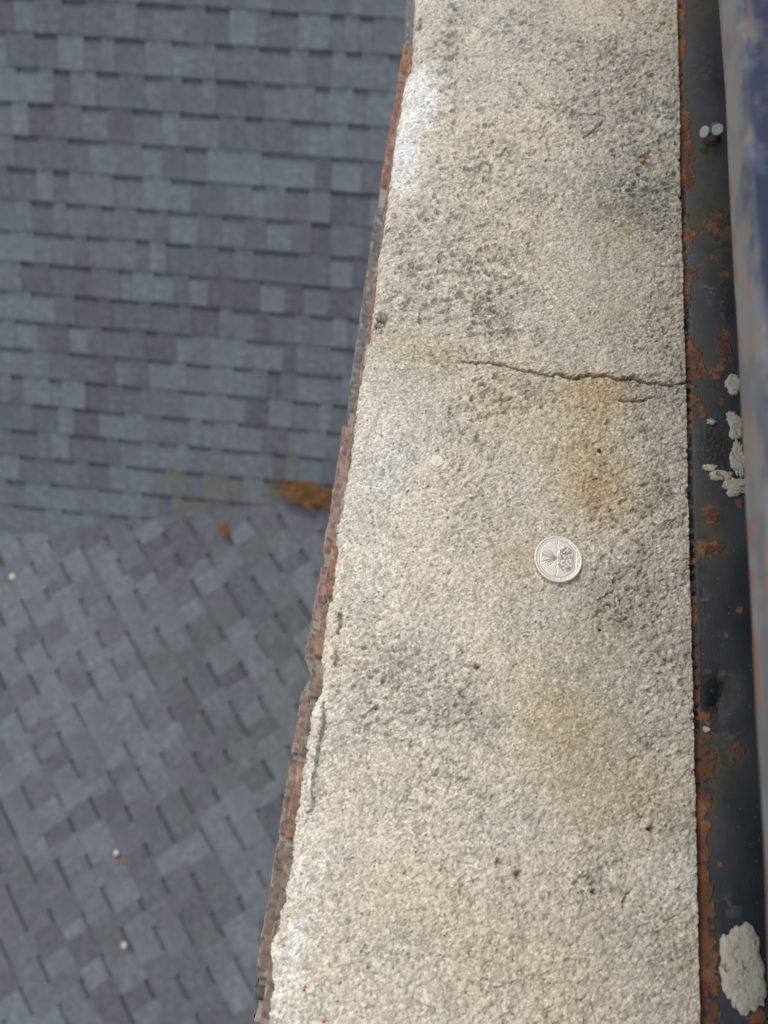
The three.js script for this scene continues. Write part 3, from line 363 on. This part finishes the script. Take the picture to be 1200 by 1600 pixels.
function stone(name, label, cat, px, py, size, rgb, seed, squash = 0.8, group) {
  const p = onLevel(px, py), g = new THREE.IcosahedronGeometry(1, 3), a = g.attributes.position; for (let i = 0; i < a.count; i++) { const x = a.getX(i), y = a.getY(i), z = a.getZ(i), k = 0.78 + 0.5 * fbm(x * 1.4 + 5 + seed, y * 1.4 + z * 0.9 + 5, seed, 3); a.setXYZ(i, x * k * size, y * k * size * squash, z * k * size * 0.85); } g.computeVertexNormals();
  const m = new THREE.MeshStandardMaterial({ roughness: 0.8 }); m.color.setRGB(...rgb); const o = named(new THREE.Mesh(g, m), name); o.castShadow = o.receiveShadow = true; o.position.set(p.x, crownHeight(p.x, p.z) + size * squash * 0.45, p.z); o.userData = { label, category: cat }; if (group) o.userData.group = group; scene.add(o);
}
stone('pebble', 'tiny orange pebble on the grey right side of the crown', 'pebble', 1003, 253, 0.0017, [0.52, 0.24, 0.07], 3);
stone('pebble', 'tiny dark brown crumb just below the orange pebble', 'pebble', 997, 272, 0.0011, [0.10, 0.05, 0.03], 5);
stone('pebble', 'tiny dark speck in the ochre stain below the crack', 'pebble', 935, 705, 0.0012, [0.05, 0.03, 0.02], 7);
stone('pebble', 'tiny rust red chip near the lower left edge of the crown', 'pebble', 475, 1548, 0.0006, [0.45, 0.06, 0.05], 9);
stone('pebble', 'tiny rust red chip beside the bottom edge of the photo', 'pebble', 506, 1596, 0.0006, [0.42, 0.07, 0.06], 10);
stone('pebble', 'tiny brown speck on the crown below the coin', 'pebble', 936, 984, 0.0009, [0.06, 0.04, 0.03], 12);

// ───────────────────────── dead needles caught where the roofs meet, grit on the low roof ─────────────────────────
function litter(name, label, A, count, spread, seed) {
  const r = rng(seed), gs = []; const p = onPlane(A[0], A[1], new THREE.Vector3(...ROOFS[1].n), ROOFS[1].D);
  for (let k = 0; k < count; k++) {
    const t = (r() + r() + r()) / 1.5 - 1, q = (r() + r()) - 1, L = 0.03 + 0.05 * r(), a = r() * 6.28, up = r(), g = new THREE.BoxGeometry(L, 0.0022, 0.003); g.rotateZ((r() - 0.5) * 0.7); g.rotateY(a);
    g.translate(t * spread[0], 0.012 + spread[2] * up * (1 - Math.abs(t)) + 0.02 * r(), q * spread[1] * (1 - 0.5 * Math.abs(t)) + 0.05 * t); if (vnoise(t * 5 + 3, q * 3 + 3, seed) < 0.42) continue; const c = 0.6 + 0.8 * r(), nv = g.attributes.position.count, col = new Float32Array(nv * 3); for (let i = 0; i < nv; i++) col.set([0.21 * c, 0.105 * c, 0.042 * c], i * 3); g.setAttribute('color', new THREE.BufferAttribute(col, 3)); gs.push(g);
  }
  const o = named(new THREE.Mesh(mergeGeometries(gs), new THREE.MeshStandardMaterial({ vertexColors: true, roughness: 1 })), name); o.castShadow = o.receiveShadow = true; o.position.copy(p); o.userData = { label, category: 'needles', kind: 'stuff' }; scene.add(o); return o;
}
litter('needle_litter', 'heap of orange brown dead needles caught where the two roofs meet', [487, 775], 900, [0.24, 0.1, 0.05], 901);
litter('needle_litter', 'small tuft of brown needles on the joint between the roofs', [351, 829], 60, [0.03, 0.03, 0.02], 902);

function grit(label, px, py, size, rgb, seed) {
  const n = new THREE.Vector3(...ROOFS[1].n), p = onPlane(px, py, n, ROOFS[1].D - 0.008), g = new THREE.IcosahedronGeometry(size, 2), a = g.attributes.position; for (let i = 0; i < a.count; i++) { const k = 0.7 + 0.6 * fbm(a.getX(i) * 60 + 9, a.getY(i) * 60 + a.getZ(i) * 40 + 9, seed, 3); a.setXYZ(i, a.getX(i) * k, a.getY(i) * k * 0.7, a.getZ(i) * k * 1.3); } g.computeVertexNormals();
  const m = new THREE.MeshStandardMaterial({ roughness: 0.9 }); m.color.setRGB(...rgb); const o = named(new THREE.Mesh(g, m), 'stone_chip'); o.castShadow = o.receiveShadow = true; o.position.copy(p).addScaledVector(n, size * 0.4); o.userData = { label, category: 'stone chip' }; scene.add(o);
}
grit('small pale stone chip at the far left of the low roof', 20, 901, 0.013, [0.62, 0.6, 0.5], 1);
grit('small white stone chip midway along the low roof', 182, 1332, 0.009, [0.7, 0.7, 0.68], 2);
grit('small grey stone chip on the low roof toward the bottom', 195, 1476, 0.012, [0.5, 0.5, 0.46], 3);
grit('tiny orange leaf crumb on the low roof above the bottom', 192, 1344, 0.011, [0.28, 0.14, 0.05], 4);

renderer.render(scene, camera);
